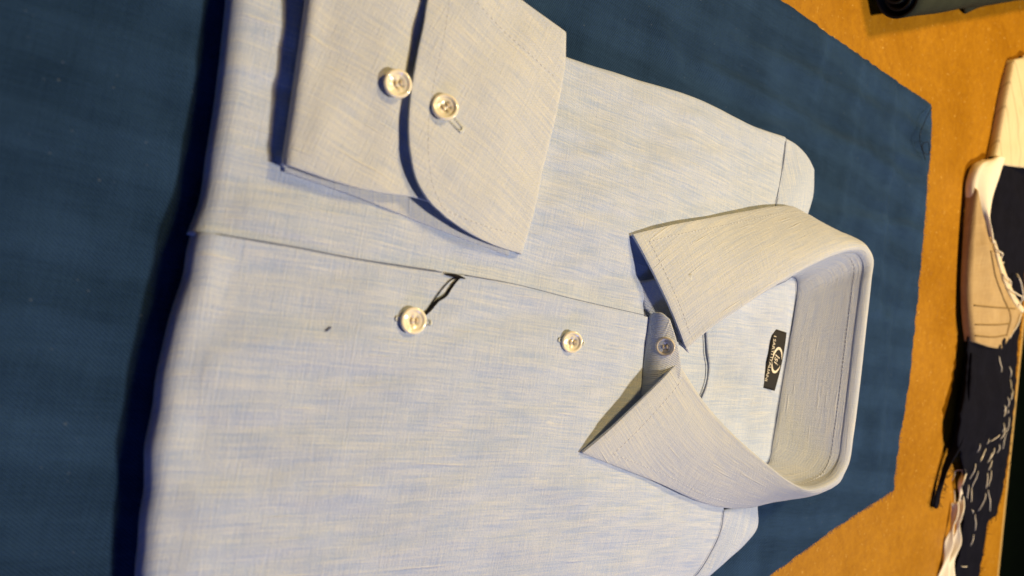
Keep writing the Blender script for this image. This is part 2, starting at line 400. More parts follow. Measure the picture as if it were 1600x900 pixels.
for row in g:
    for j, p in enumerate(row):      # shallow trough and ridge below the cuff
        q = (p-V((-0.01533,0.08127,0.01600))); along = q.dot(AX); ac = q.dot(AXP)
        row[j] = p+V((0, 0, .0016*math.exp(-((ac+.003)/.009)**2)*math.exp(-(along/.05)**2)))
g = roll(g, 'u0', .0068, rz=.0068, k=12); g = roll(g, 'v1', .0030, rz=.0036)
upper = part(grid_obj('front_panel', g, M['linen'], None, grain=(.10, 1, 0), thick=.0007))
upper['label'] = 'front panel passing under the cuff'
def seam(name, pts, r=.00020, mat='thread_dark'): return part(tube(name, spline(pts, 30), r, M[mat], None, n=5))

g = coons([(-0.00901,0.03275,0.01950), (-0.00842,0.04050,0.01970), (-0.00720,0.05734,0.02020), (-0.00518,0.08056,0.02060), (-0.00393,0.10378,0.02080), (-0.00335,0.12656,0.02090), (-0.00136,0.14864,0.02090), (0.00328,0.18420,0.02080), (0.00864,0.23209,0.02040)],
          [(0.15111,0.02617,0.01550), (0.16772,0.08396,0.01200), (0.17444,0.17308,0.01150), (0.16890,0.25538,0.00950), (0.16275,0.28786,0.00700)],
          [(-0.00901,0.03275,0.01950), (0.00875,0.03052,0.01930), (0.03005,0.02721,0.01820), (0.05103,0.02531,0.01800), (0.06779,0.02496,0.01780), (0.08248,0.02482,0.01760), (0.10360,0.02500,0.01720), (0.15111,0.02617,0.01550)],
          [(0.00864,0.23209,0.02040), (0.02449,0.23274,0.01900), (0.04609,0.23288,0.01880), (0.07201,0.24427,0.01820), (0.09903,0.27899,0.01600), (0.11660,0.31156,0.01350), (0.12869,0.31222,0.01200), (0.14279,0.30705,0.01000), (0.15329,0.29980,0.00850), (0.16275,0.28786,0.00700)], 120, 100)
bulge(g, .0040); wrinkle(g, .0015, 40, 17, 4); wrinkle(g, .00065, 90, 30, 62); wrinkle(g, .00030, 170, 80, 52)
g[0] = [p+V((0, .0011*noise.noise(V((p.x*70, 0, 3))), 0)) for p in g[0]]; g = roll(g, 'u0', .0072, rz=.0078, k=12); g = roll(g, 'v1', .0030, rz=.0036)
lower = part(grid_obj('button_front', g, M['linen'], None, grain=(.085, 1, 0), thick=.0008, rim_bevel=.0002))
lower['label'] = 'buttoned front panel lapping over the other'
g_low = g

seam('front_edge_shade', [(-0.00912,0.03356,0.01920), (-0.00763,0.05723,0.02050), (-0.00564,0.08038,0.02100), (-0.00442,0.10355,0.02120), (-0.00390,0.11469,0.02120)], .00022)  # dark strands standing in for the shade line beneath the lapped front edge
seam('front_edge_shade', [(-0.00350,0.12518,0.02120), (-0.00190,0.14839,0.02120), (0.00269,0.18398,0.02100), (0.00779,0.22957,0.02060)], .00014)
# yokes: the small turned pieces beyond the shoulder seams
g = coons([(-0.05946,0.33649,0.01220), (-0.05993,0.35359,0.01100), (-0.06354,0.37600,0.00800)],
          [(-0.10473,0.34673,0.00820), (-0.10320,0.35879,0.00780), (-0.09824,0.37279,0.00720), (-0.09282,0.38107,0.00650)],
          [(-0.05946,0.33649,0.01220), (-0.08312,0.34309,0.00970), (-0.10473,0.34673,0.00820)],
          [(-0.06354,0.37600,0.00800), (-0.07614,0.38054,0.00750), (-0.09282,0.38107,0.00650)], 24, 30)
bulge(g, .0022); g = roll(g, 'u1', .0022, rz=.0030); g = roll(g, 'v1', .0022, rz=.0030)
part(grid_obj('yoke', g, M['linen'], None, grain=(1, .2, 0), thick=.0007))
seam('shoulder_seam', [(-0.10376,0.34592,0.00840), (-0.09606,0.34519,0.00920), (-0.08291,0.34224,0.01030), (-0.06251,0.33639,0.01240)])
g = coons([(0.11655,0.31142,0.01360), (0.11715,0.32964,0.01250), (0.11920,0.34727,0.01000)],
          [(0.16275,0.28786,0.00700), (0.16264,0.29792,0.00650), (0.16043,0.30913,0.00600)],
          [(0.11655,0.31142,0.01360), (0.12864,0.31209,0.01210), (0.14273,0.30692,0.01010), (0.15323,0.29968,0.00860), (0.16275,0.28786,0.00700)],
          [(0.11920,0.34727,0.01000), (0.13433,0.35081,0.00850), (0.14325,0.34163,0.00750), (0.15045,0.32854,0.00680), (0.16043,0.30913,0.00600)], 24, 36)
bulge(g, .0026); g = roll(g, 'u1', .0024, rz=.0034)
part(grid_obj('yoke', g, M['linen'], None, grain=(1, -.3, 0), thick=.0007))
seam('shoulder_seam', [(0.11663,0.31068,0.01420), (0.12815,0.31091,0.01300), (0.14208,0.30551,0.01120), (0.15272,0.29869,0.00940), (0.15953,0.29052,0.00800)])

# inside of the back, seen through the neck opening
g = coons([(-0.00004,0.24749,0.01100), (-0.01402,0.29676,0.01100), (-0.02958,0.36649,0.01200)], [(0.06403,0.25061,0.01100), (0.08752,0.29376,0.01100), (0.10743,0.35351,0.01200)],
          [(-0.00004,0.24749,0.01100), (0.03020,0.25120,0.01100), (0.06403,0.25061,0.01100)], [(-0.02958,0.36649,0.01200), (-0.00336,0.36286,0.01250), (0.02852,0.35847,0.01280), (0.06016,0.35567,0.01250), (0.10743,0.35351,0.01200)], 40, 40)
wrinkle(g, .0006, 50, 30, 8)
part(grid_obj('back_panel', g, M['linen'], None, grain=(.05, 1, 0), thick=.0006))
g = coons([(-0.00754,0.28154,0.01180), (-0.01995,0.32364,0.01180), (-0.03075,0.36606,0.01260)], [(0.07572,0.28079,0.01180), (0.09077,0.31535,0.01180), (0.10808,0.35402,0.01260)],
          [(-0.00754,0.28154,0.01180), (0.01537,0.28481,0.01200), (0.02528,0.28704,0.01210), (0.03491,0.28989,0.01210), (0.04461,0.28914,0.01200), (0.05453,0.28461,0.01200), (0.07572,0.28079,0.01180)],
          [(-0.03075,0.36606,0.01260), (-0.00339,0.36261,0.01310), (0.02844,0.35821,0.01340), (0.06002,0.35542,0.01310), (0.10808,0.35402,0.01260)], 50, 50)
bulge(g, .0016); wrinkle(g, .0011, 60, 40, 12)
lining = part(grid_obj('yoke_lining', g, M['linen'], None, grain=(.05, 1, 0), thick=.0008))
seam('yoke_seam', [(0.00830,0.28301,0.01230), (0.02525,0.28603,0.01250), (0.03486,0.28887,0.01250), (0.04453,0.28812,0.01240), (0.05516,0.28382,0.01230)], .0003)
g_lin = g

# ------------------------------------------------------------------ the collar
rows = [ # fold line, free edge of the leaf (None: hangs behind), stand seam
 ((0.02367,0.25061,0.03000), (-0.03088,0.21476,0.02220), (0.01678,0.24363,0.01850)),
 ((0.01262,0.26349,0.03250), (-0.03833,0.23917,0.02150), (0.01168,0.26035,0.01650)),
 ((-0.00017,0.28327,0.03550), (-0.04590,0.26886,0.02000), (0.00142,0.28902,0.01450)),
 ((-0.01299,0.30541,0.03780), (-0.05428,0.30155,0.01820), (-0.00941,0.32277,0.01350)),
 ((-0.02530,0.33031,0.03950), (-0.06151,0.33119,0.01650), (-0.01834,0.35045,0.01320)),
 ((-0.03591,0.35702,0.04080), (-0.06410,0.35365,0.01400), (-0.02185,0.35975,0.01320)),
 ((-0.04048,0.37564,0.04140), (-0.05873,0.37508,0.01250), (-0.02010,0.36267,0.01320)),
 ((-0.04045,0.38627,0.04180), (-0.05076,0.40037,0.01100), (-0.01621,0.36375,0.01330)),
 ((-0.03557,0.39178,0.04200), None, (-0.01064,0.36375,0.01340)),
 ((-0.02271,0.39151,0.04210), None, (-0.00184,0.36273,0.01360)),
 ((0.00458,0.38997,0.04220), None, (0.01729,0.35993,0.01380)),
 ((0.03950,0.38845,0.04220), None, (0.04258,0.35640,0.01380)),
 ((0.07040,0.38650,0.04210), None, (0.06927,0.35344,0.01360)),
 ((0.08658,0.38470,0.04180), None, (0.08256,0.35180,0.01340)),
 ((0.09463,0.37839,0.04140), (0.10896,0.40128,0.01100), (0.08804,0.35145,0.01330)),
 ((0.09934,0.36506,0.04060), (0.11355,0.38980,0.01150), (0.09185,0.35009,0.01330)),
 ((0.09996,0.34975,0.03980), (0.11649,0.37364,0.01250), (0.09385,0.34633,0.01350)),
 ((0.09472,0.33426,0.03900), (0.11702,0.35426,0.01420), (0.09086,0.33870,0.01380)),
 ((0.08337,0.31343,0.03780), (0.11663,0.32938,0.01620), (0.07894,0.31601,0.01450)),
 ((0.07006,0.29166,0.03560), (0.11161,0.29864,0.01850), (0.06302,0.29115,0.01500)),
 ((0.05064,0.26601,0.03250), (0.09117,0.24376,0.02100), (0.04634,0.26670,0.01650)),
 ((0.02921,0.24529,0.03000), (0.07319,0.19387,0.02320), (0.03416,0.24577,0.01850)),
]
ctr = V((.028, .30, 0))
Fp, Op, Sp = [], [], []
for f, o, s in rows:
    f = V(f)
    if o is None:
        d = V((f.x-ctr.x, (f.y-ctr.y)*1.2, 0)).normalized(); o = f+d*.007; o.z = .0085
    Fp.append(f); Op.append(V(o)); Sp.append(V(s))
def dense(pts, k=7):
    out = []
    for i in range(len(pts)-1):
        p0 = pts[i-1] if i else pts[0]*2-pts[1]; p1, p2 = pts[i], pts[i+1]; p3 = pts[i+2] if i+2 < len(pts) else p2*2-p1
        d0, d1, d2 = max((p1-p0).length, 1e-6), max((p2-p1).length, 1e-6), max((p3-p2).length, 1e-6)
        def tn_(a, b, c, x, y): return ((b-a)/x*y+(c-b)/y*x)/(x+y)
        m1 = tn_(p0, p1, p2, d0, d1)*d1; m2 = tn_(p1, p2, p3, d1, d2)*d1
        for s in range(k):
            t = s/k; t2 = t*t; t3 = t2*t
            out.append(p1*(2*t3-3*t2+1)+m1*(t3-2*t2+t)+p2*(-2*t3+3*t2)+m2*(t3-t2))
    out.append(pts[-1]); return out
F, O, Sd = dense(Fp), dense(Op), dense(Sp)
NS = 26
leaf, stand = [], []
rf = .0019
for i in range(len(F)):
    f, o, s = F[i], O[i], Sd[i]
    out = V((o.x-f.x, o.y-f.y, 0)).normalized()
    sd = (s-f).normalized()
    row = [f+sd*.0052+out*.0006, f+sd*.0036+out*.0003, f+sd*.0020]
    A_, B_, C_ = row[-1], f-sd*.0010, f+out*.0034+V((0, 0, -.0003))
    for t in (.3, .55, .8, 1.0): row.append(A_*(1-t)**2+B_*2*t*(1-t)+C_*t*t)
    st = row[-1]; m = V(((f.x+o.x)/2, (f.y+o.y)/2, st.z+.0022)).lerp(st.lerp(o, .5), .30)
    for q in range(1, NS+1):
        t = q/NS; row.append(st*(1-t)**2+m*2*t*(1-t)+o*t*t)
    leaf.append(row)
    row = []
    for q in range(15):
        t = q/14; p = (f+sd*.0012+out*.0007).lerp(s, t)
        bow = out*(.0014*math.sin(math.pi*t)); row.append(p+bow)
    stand.append(row)
for r_ in leaf:
    for j in range(8, len(r_)):
        p = r_[j]; r_[j] = p+V((0, 0, .0007*noise.noise(V((p.x*38, p.y*30, 5)))*min(1, (j-8)/6)))
collar = part(grid_obj('collar', leaf, M['linen_dense'], None, thick=.0014, arcuv=True, rim_bevel=.0005))
collar['label'] = 'turned down spread collar leaf'
band = part(grid_obj('collar_stand', stand, M['linen_dense'], None, thick=.0010, arcuv=True, face=(.028, .30, .06), rim_bevel=.0003))
# topstitching: a line inside the free edge, the front edges and along the top of the stand
def iso(g, j, i0, i1): return [g[i][j]+V((0, 0, .0001)) for i in range(i0, i1)]
nl = len(leaf); js = len(leaf[0])
def leaf_pt(i, s): # s = 0 fold, 1 free edge
    r_ = leaf[i]; x = 6+s*NS; a = int(min(x, js-2)); return r_[a].lerp(r_[a+1], x-a)
lines = [[leaf_pt(i, 1-.0055/max((O[i]-F[i]).length, .01)) for i in range(2, nl-2)],
         [leaf_pt(2, .05+.88*q/20) for q in range(21)], [leaf_pt(nl-3, .05+.88*q/20) for q in range(21)]]
o = stitches('topstitching', lines, M['thread_blue'], None); child(o, collar); o.matrix_parent_inverse = Matrix.Identity(4)
sl = [stand[i][3]+(V((.028, .30, .05))-stand[i][3]).normalized()*.00015 for i in range(34, nl-34)]
o = stitches('topstitching', [sl], M['thread_blue'], None); child(o, band); o.matrix_parent_inverse = Matrix.Identity(4)
part(tube('neck_seam', spline([Sd[i]+V((0, -.0004, .0004)) for i in range(24, nl-22)], 80), .00022, M['thread_dark'], None, n=5))

# the front end of the stand, buttoned at the throat
g = coons([(0.00974,0.23185,0.01900), (0.00627,0.23291,0.02150), (0.00584,0.23498,0.02550), (0.00859,0.23744,0.02900)], [(0.05182,0.23205,0.01900), (0.04439,0.23845,0.02500), (0.03703,0.24747,0.03100)],
          [(0.00974,0.23185,0.01900), (0.02451,0.23186,0.01900), (0.05182,0.23205,0.01900)], [(0.00859,0.23744,0.02900), (0.01808,0.24152,0.03050), (0.02906,0.24555,0.03100), (0.03703,0.24747,0.03100)], 20, 24)
for i, r_ in enumerate(g):
    for j, p in enumerate(r_): r_[j] = p+V((0, -.0012, .0008))*math.sin(math.pi*i/19)
band2 = part(grid_obj('collar_band_end', g, M['linen_dense'], None, grain=(1, 0, 0), thick=.0016, rim_bevel=.0005))
band_n = ((g[12][8]-g[6][8]).cross(g[9][12]-g[9][6])).normalized()
if band_n.z < 0: band_n = -band_n
g_band = g
g = coons([(-0.00868,0.22528,0.01850), (-0.01238,0.23700,0.02400), (-0.01490,0.24945,0.03000)], [(0.01265,0.23364,0.01800), (0.01621,0.24282,0.02400), (0.02506,0.25286,0.02900)],
          [(-0.00868,0.22528,0.01850), (0.00227,0.22855,0.01830), (0.01265,0.23364,0.01800)], [(-0.01490,0.24945,0.03000), (0.00502,0.25068,0.02950), (0.02506,0.25286,0.02900)], 16, 16)
part(grid_obj('collar_band_end', g, M['linen_dense'], None, grain=(1, 0, 0), thick=.0012))

# the woven label inside the neck
lab_c = V((0.02904,0.34359,0.01600)); ld = (V((0.04670,0.34049,0.01600))-V((0.01120,0.34735,0.01600))); lw = ld.length; ld.normalize()
lup = V((-ld.y, ld.x, 0)); lup = lup if lup.y > 0 else -lup
lup = (lup*math.cos(.22)+V((0, 0, math.sin(.22)))).normalized(); ln_ = ld.cross(lup).normalized(); lh = .0112
if ln_.z < 0: ln_ = -ln_
def lab(x, y, h=0):   # x along the writing, y up the label, in metres from the centre
    return lab_c+ld*x+lup*y+ln_*(h-.0012*(x/(lw/2))**2)
g = [[lab(-lw/2+lw*i/24, -lh/2+lh*j/6) for j in range(7)] for i in range(25)]
label = part(grid_obj('neck_label', g, M['black_label'], None, thick=.0004, grain=(1, 0, 0)))
label['label'] = 'black woven neck label with cream logo and lettering'
def lettering(text, x0, y0, size, width, shear=0.0):
    c = bpy.data.curves.new('t', 'FONT'); c.body = text; c.size = size; c.shear = shear; c.resolution_u = 3; c.extrude = 0
    o = bpy.data.objects.new('t', c); COL.objects.link(o)
    dg = bpy.context.evaluated_depsgraph_get(); me = bpy.data.meshes.new_from_object(o.evaluated_get(dg))
    bpy.data.objects.remove(o); xs = [v.co.x for v in me.vertices]; a, b_ = min(xs), max(xs); sc = width/(b_-a)
    vs = [lab(x0+(v.co.x-a)*sc, y0+v.co.y, .00025) for v in me.vertices]; fs = [tuple(p.vertices) for p in me.polygons]
    bpy.data.meshes.remove(me); return vs, fs
vs, fs = lettering('I SARTI ITALIANI', -lw*.38, -lh*.36, .0027, lw*.76)
o = new_obj('lettering', vs, fs, M['label_print'], None, smooth=False); child(o, label); o.matrix_parent_inverse = Matrix.Identity(4)
def swoosh(x0, y0, rx, ry, a0, a1, wmax):
    vs, fs = [], []; n = 28
    for i in range(n+1):
        t = i/n; a = math.radians(a0+(a1-a0)*t); w = wmax*math.sin(math.pi*min(max(t, .03), .97))**.8
        for s in (-1, 1): vs.append(lab(x0+(rx+s*w/2)*math.cos(a), y0+(ry+s*w/2)*math.sin(a), .00027))
        if i: fs.append((2*i-2, 2*i-1, 2*i+1, 2*i))
    return vs, fs
lv, lf = [], []
for q in (swoosh(0, .0013, lw*.20, .0034, 100, 275, .0016), swoosh(0, .0013, lw*.20, .0034, -75, 70, .0016),
          lettering('Isi', -lw*.09, -.0006, .0052, lw*.17, .3)):
    b0 = len(lv); lv += q[0]; lf += [tuple(i+b0 for i in f) for f in q[1]]
o = new_obj('logo', lv, lf, M['label_print'], None, smooth=False); child(o, label); o.matrix_parent_inverse = Matrix.Identity(4)

# ------------------------------------------------------------------ the cuff folded over the front
cuff = []
BK = [(-0.03334,0.05189,0.01920), (-0.02818,0.07870,0.02000), (-0.02077,0.11058,0.02050), (-0.01343,0.14601,0.02050)]
g = coons([(-0.12374,0.05643,0.01920), (-0.12738,0.10582,0.02050), (-0.11363,0.16483,0.02150)], BK,
          [(-0.12374,0.05643,0.01920), (-0.08937,0.05452,0.01920), (-0.03334,0.05189,0.01920)], [(-0.11363,0.16483,0.02150), (-0.06830,0.16101,0.02100), (-0.01343,0.14601,0.02050)], 40, 40)
part(grid_obj('cuff', g, M['linen_dense'], None, grain=(1, .12, 0), thick=.0012, rim_bevel=.0004))['label'] = 'under layer of the cuff'
g = coons([(-0.12173,0.05762,0.02480), (-0.12352,0.08757,0.02580), (-0.12502,0.11491,0.02520)], [(-0.03453,0.05326,0.02460), (-0.03202,0.06732,0.02480), (-0.03048,0.08393,0.02520), (-0.03101,0.09957,0.02440), (-0.02829,0.11666,0.02380)],
          [(-0.12173,0.05762,0.02480), (-0.08811,0.05615,0.02480), (-0.06137,0.05480,0.02470), (-0.03453,0.05326,0.02460)], [(-0.12502,0.11491,0.02520), (-0.07614,0.11569,0.02480), (-0.02829,0.11666,0.02380)], 40, 50)
wrinkle(g, .0010, 42, 42, 3); g = roll(g, 'u0', .0030, rz=.0034, ang=175)
part(grid_obj('cuff', g, M['linen_dense'], None, grain=(.35, 1, 0), thick=.0012, rim_bevel=.0004))['label'] = 'button side of the cuff'
LEFT = [(-0.13124,0.09857,0.02860), (-0.11114,0.09618,0.02880), (-0.09390,0.09460,0.02900), (-0.07915,0.09286,0.02910), (-0.06706,0.09191,0.02920), (-0.05533,0.09225,0.02920), (-0.04620,0.09392,0.02910), (-0.03711,0.09755,0.02870), (-0.03031,0.10319,0.02820), (-0.02493,0.11174,0.02740)]
g = coons(LEFT, [(-0.11237,0.16093,0.02580), (-0.09839,0.16208,0.02540), (-0.07857,0.16024,0.02520), (-0.05867,0.15721,0.02480), (-0.03620,0.15398,0.02420), (-0.01493,0.14990,0.02280)],
          [(-0.13124,0.09857,0.02860), (-0.12052,0.12885,0.02750), (-0.11237,0.16093,0.02580)], [(-0.02493,0.11174,0.02740), (-0.02014,0.12340,0.02620), (-0.01675,0.13674,0.02460), (-0.01493,0.14990,0.02280)], 60, 50)
bulge(g, .0012); wrinkle(g, .0009, 40, 40, 6, False)
gc = g; g = roll([list(r_) for r_ in g], 'v1', .0022, rz=.0026, ang=170)
ov = part(grid_obj('cuff', g, M['linen_dense'], None, grain=(.42, 1, 0), thick=.0014, rim_bevel=.0005)); ov['label'] = 'rounded buttonhole side of the cuff'
def gpt(g, u, v):
    x = u*(len(g)-1); y = v*(len(g[0])-1); i = int(min(x, len(g)-2)); j = int(min(y, len(g[0])-2)); a, b_ = x-i, y-j
    return g[i][j]*(1-a)*(1-b_)+g[i+1][j]*a*(1-b_)+g[i][j+1]*(1-a)*b_+g[i+1][j+1]*a*b_
lines = [[gpt(gc, .02+.90*q/40, .13) for q in range(41)], [gpt(gc, .92, .13+.80*q/20) for q in range(21)], [gpt(gc, .12+.10*q/20, .16+.80*q/20) for q in range(21)]]
o = stitches('topstitching', lines, M['thread_blue'], None); child(o, ov); o.matrix_parent_inverse = Matrix.Identity(4)
g = coons([(-0.12087,0.05631,0.02050), (-0.12527,0.08975,0.02050), (-0.12535,0.13311,0.02000)], [(-0.19917,0.05843,0.00600), (-0.19805,0.08387,0.00600), (-0.19170,0.11297,0.00600)],
          [(-0.12087,0.05631,0.02050), (-0.15300,0.05618,0.01900), (-0.19917,0.05843,0.00600)], [(-0.12535,0.13311,0.02000), (-0.15135,0.12355,0.01600), (-0.19170,0.11297,0.00600)], 30, 30)
bulge(g, .004); wrinkle(g, .0015, 50, 40, 15)
part(grid_obj('sleeve', g, M['linen'], None, grain=(1, .1, 0), thick=.0008))

# ------------------------------------------------------------------ buttons
def button_mesh(R, mat):
    """disc with a raised rounded rim, a dished floor and four thread holes"""
    prof = [(.0, 0), (.80, 0), (.95, .05), (1.0, .16), (.985, .27), (.92, .34), (.82, .35), (.74, .31), (.68, .245), (.62, .225)]
    bm = bmesh.new(); n = 40; rings = []
    for r, z in prof[1:]:
        rings.append([bm.verts.new((R*r*math.cos(2*math.pi*q/n), R*r*math.sin(2*math.pi*q/n), R*z)) for q in range(n)])
    bm.faces.new(rings[0][::-1])
    for a, b_ in zip(rings, rings[1:]):
        for q in range(n): bm.faces.new((a[q], a[(q+1) % n], b_[(q+1) % n], b_[q]))
    edges = [bm.edges.get((rings[-1][q], rings[-1][(q+1) % n])) for q in range(n)]
    tubes = []
    for hx in (-1, 1):
        for hy in (-1, 1):
            c = V((hx*R*.19, hy*R*.19, R*.225)); hv = [bm.verts.new(c+V((R*.095*math.cos(2*math.pi*q/12), R*.095*math.sin(2*math.pi*q/12), 0))) for q in range(12)]
            edges += [bm.edges.new((hv[q], hv[(q+1) % 12])) for q in range(12)]; tubes.append(hv)
    bmesh.ops.triangle_fill(bm, use_beauty=True, edges=edges)
    for hv in tubes:
        lo = [bm.verts.new(v.co-V((0, 0, R*.17))) for v in hv]
        for q in range(12): bm.faces.new((hv[q], hv[(q+1) % 12], lo[(q+1) % 12], lo[q]))
        bm.faces.new(lo)
    bmesh.ops.recalc_face_normals(bm, faces=bm.faces)
    me = bpy.data.meshes.new('button'); bm.to_mesh(me); bm.free(); me.materials.append(mat)
    me.polygons.foreach_set('use_smooth', [True]*len(me.polygons)); return me
def thread_mesh(R, mat):
    vs, fs = [], []
    for s in (-1, 1):
        for d in (-.03, .03):
            tube('', [V((R*(s*.19+d), -R*.19, R*.10)), V((R*(s*.19+d), -R*.17, R*.245)), V((R*(s*.19+d*1.6), 0, R*.28)), V((R*(s*.19+d), R*.17, R*.245)), V((R*(s*.19+d), R*.19, R*.10))], R*.045, None, n=5, add=(vs, fs))
    me = bpy.data.meshes.new('sewing_thread'); me.from_pydata([tuple(v) for v in vs], [], fs); me.materials.append(mat)
    me.polygons.foreach_set('use_smooth', [True]*len(me.polygons)); return me
RB = .0053
bmesh_pearl, bthread = button_mesh(RB, M['pearl']), thread_mesh(RB, M['thread_cream'])
bmesh_smoke = button_mesh(RB, M['smoke'])
def button(loc, normal, lbl, spin=0, scale=1.0, mesh=None, lift=.0008):
    o = bpy.data.objects.new('button', mesh or bmesh_pearl); COL.objects.link(o)
    n_ = V(normal).normalized(); x = AX-n_*AX.dot(n_); x.normalize(); y = n_.cross(x)
    m = Matrix((x, y, n_)).transposed().to_4x4() @ Matrix.Rotation(spin, 4, 'Z') @ Matrix.Scale(scale, 4)
    m.translation = V(loc)+n_*lift; o.parent = shirt; o.matrix_parent_inverse = Matrix.Translation(-shirt.location); o.matrix_basis = m; o['label'] = lbl
    t = bpy.data.objects.new('sewing_thread', bthread); COL.objects.link(t); t.parent = o
    return o
def surf_z(x, y, objs):
    dg = bpy.context.evaluated_depsgraph_get(); best = 0
    for o in objs:
        inv = o.matrix_world.inverted(); hit, loc, nrm, _ = o.evaluated_get(dg).ray_cast(inv @ V((x, y, .2)), V((0, 0, -1)))
        if hit: best = max(best, (o.matrix_world @ loc).z)
    return best
bpy.context.view_layer.update()
def on(p, objs): return V((p[0], p[1], surf_z(p[0], p[1], objs)))
def hole(c, d, L, w, objs, parent):
    """worked buttonhole: a narrow oval of whipped thread round a slit"""
    d = V(d).normalized(); e = V((d.y, -d.x, 0)); vs, fs = [], []; n = 72
    for q in range(n):
        a = 2*math.pi*q/n; cx, sy = math.cos(a), math.sin(a)
        p = V(c)+d*(L/2-w)*(1 if cx > 0 else -1)*min(1, abs(cx)*1.6)+(d*cx*w+e*sy*w)
        o_ = (d*cx*(.5 if abs(sy) > .5 else 1)+e*sy).normalized()
        p.z = surf_z(p.x, p.y, objs)
        tube('', [p-o_*w*.45+V((0, 0, .0001)), p+V((0, 0, .0004)), p+o_*w*.5+V((0, 0, .0001))],   .00020, None, n=4, add=(vs, fs))
    o = new_obj('buttonhole', vs, fs, M['thread_green'], None); o['kind'] = 'stuff'; child(o, parent)
    o.matrix_parent_inverse = parent.matrix_parent_inverse.copy() if parent is shirt else Matrix.Identity(4); return o
b2 = on((0.01590,0.10354,0.02250), [lower]); b1 = on((0.02191,0.18269,0.02250), [lower])
for c in (b2, b1):
    hole(c+AX*.0006, AX, .0150, .0009, [lower], lower)
button(b2, (-.03, -.08, 1), 'pearly shirt front button with black thread behind it', .1)
button(b1, (.05, -.30, 1), 'pearly shirt front button nearest the collar', .0, .96, lift=.0012)
cb = V((0.02216,0.23895,0.02620)); button(cb, band_n, 'dull grey button closing the collar band', .4, .92, bmesh_smoke, lift=.0012)
u1 = on((-0.07061,0.08704,0.02800), [p for p in shirt.children if p.name.startswith('cuff')]); u2 = on((-0.06551,0.10591,0.03050), [ov])
button(u1, (.10, -.16, 1), 'pearly cuff button beside the overlap edge', .5, .99, lift=.0018)
hole(u2+V((.0022, .0022, 0)), (.55, .8, 0), .0150, .0012, [ov], ov)
button(u2, (-.12, -.32, 1), 'pearly cuff button through the buttonhole', .8, .98, lift=.0012)

# black thread caught round the lower front button
def over(pts, objs, h): return [V((p[0], p[1], surf_z(p[0], p[1], objs)+h)) for p in pts]
thr = empty('loose_thread', b2)
tag(thr, 'short black thread running from a shirt button to the front edge', 'thread')
child(tube('strand', spline(over([(0.01419,0.10723,0.02000), (0.01149,0.11057,0.02000), (0.00745,0.11412,0.02000), (0.00519,0.11732,0.02000), (0.00195,0.11932,0.02000), (-0.00053,0.12111,0.02000), (-0.00250,0.12298,0.02000)], [lower, upper], .0007), 30), .00062, M['thread_black'], None, taper=lambda t: 1.25-.55*t), thr)
child(tube('strand', spline(over([(0.01205,0.10951,0.02000), (0.00676,0.11292,0.02000), (0.00165,0.11641,0.02000), (-0.00144,0.11957,0.02000), (-0.00245,0.12239,0.02000)], [lower, upper], .0005), 24), .00022, M['thread_black'], None), thr)
child(tube('strand', spline(over([(-0.00320,0.11593,0.02000), (-0.00298,0.11942,0.02000), (-0.00271,0.12237,0.02000), (-0.00217,0.12538,0.02000)], [lower, upper], .0006), 20), .00060, M['thread_black'], None, taper=lambda t: .35+.9*math.sin(math.pi*t)), thr)
c = on((0.02123,0.07064,0.02100), [lower])
tag(tube('lint_speck', spline([c+V((-.0006, .0004, .0003)), c+V((0, 0, .0007)), c+V((-.0011, .0012, .0004)), c+V((-.0016, .0016, .0003))], 10), .00028, M['thread_dark'], None), 'tiny dark lint speck on the buttoned shirt front left of the thread', 'lint')

# ------------------------------------------------------------------ rolled cloth at the far left corner of the table
roll_root = empty('rolled_cloth', (-0.23859,0.47307,0.00000))
tag(roll_root, 'dark green cloth rolled up on the bare table board', 'cloth roll')
ax0 = V((-0.22395,0.44193,0.00000)); axd = (V((-0.29283,0.61975,0.00000))-ax0); axd.z = 0; rl = .30; axd.normalize(); axp = V((axd.y, -axd.x, 0))
rx, rz_ = .0235, .0165; cxy = ax0-axp*.0030
spi = []; turns = 4.2; n = 220
for i in range(n+1):
    t = i/n; a = -math.pi*.5-turns*2*math.pi*(1-t); k_ = .12+.88*t
    spi.append((rx*k_*math.cos(a)*1.0, rz_+(rz_*.98)*k_*math.sin(a)))
g = []
for i, (x, z) in enumerate(spi):
    row = []
    for j in range(26):
        y = rl*j/25; w_ = 1+.04*noise.noise(V((x*60, y*25, z*60)))
        skew = .0025*math.sin(i*.07) if j == 0 else 0
        row.append(cxy+axp*x*w_+axd*(y+skew)+V((0, 0, max(.0006, z*w_+.0002))))
    g.append(row)
o = grid_obj('wound_cloth', g, M['green_wool'], None, thick=.0016, off=0, arcuv=True); child(o, roll_root)
g = coons([(-0.25594,0.57937,0.00100), (-0.26865,0.60318,0.00100), (-0.28303,0.63845,0.00100), (-0.29849,0.67633,0.00100)], [(-0.27389,0.54811,0.01200), (-0.30338,0.60345,0.01200), (-0.32400,0.64408,0.01000)],
          [(-0.25594,0.57937,0.00100), (-0.25720,0.55639,0.01000), (-0.27389,0.54811,0.01200)], [(-0.29849,0.67633,0.00100), (-0.30146,0.65764,0.00800), (-0.32400,0.64408,0.01000)], 20, 16)
child(grid_obj('cloth_tail', g, M['green_wool'], None, thick=.0016, grain=(0, 1, 0)), roll_root)

# ------------------------------------------------------------------ garment pieces along the far edge of the table
def piece(name, g, mat, label, cat, thick=.0012, grain=(1, 0, 0), arc=False):
    c = g[len(g)//2][len(g[0])//2]; root = empty(name, (c.x, c.y, 0)); tag(root, label, cat)
    o = grid_obj('cloth', g, M[mat], None, grain=grain, thick=thick, arcuv=arc); child(o, root); return root
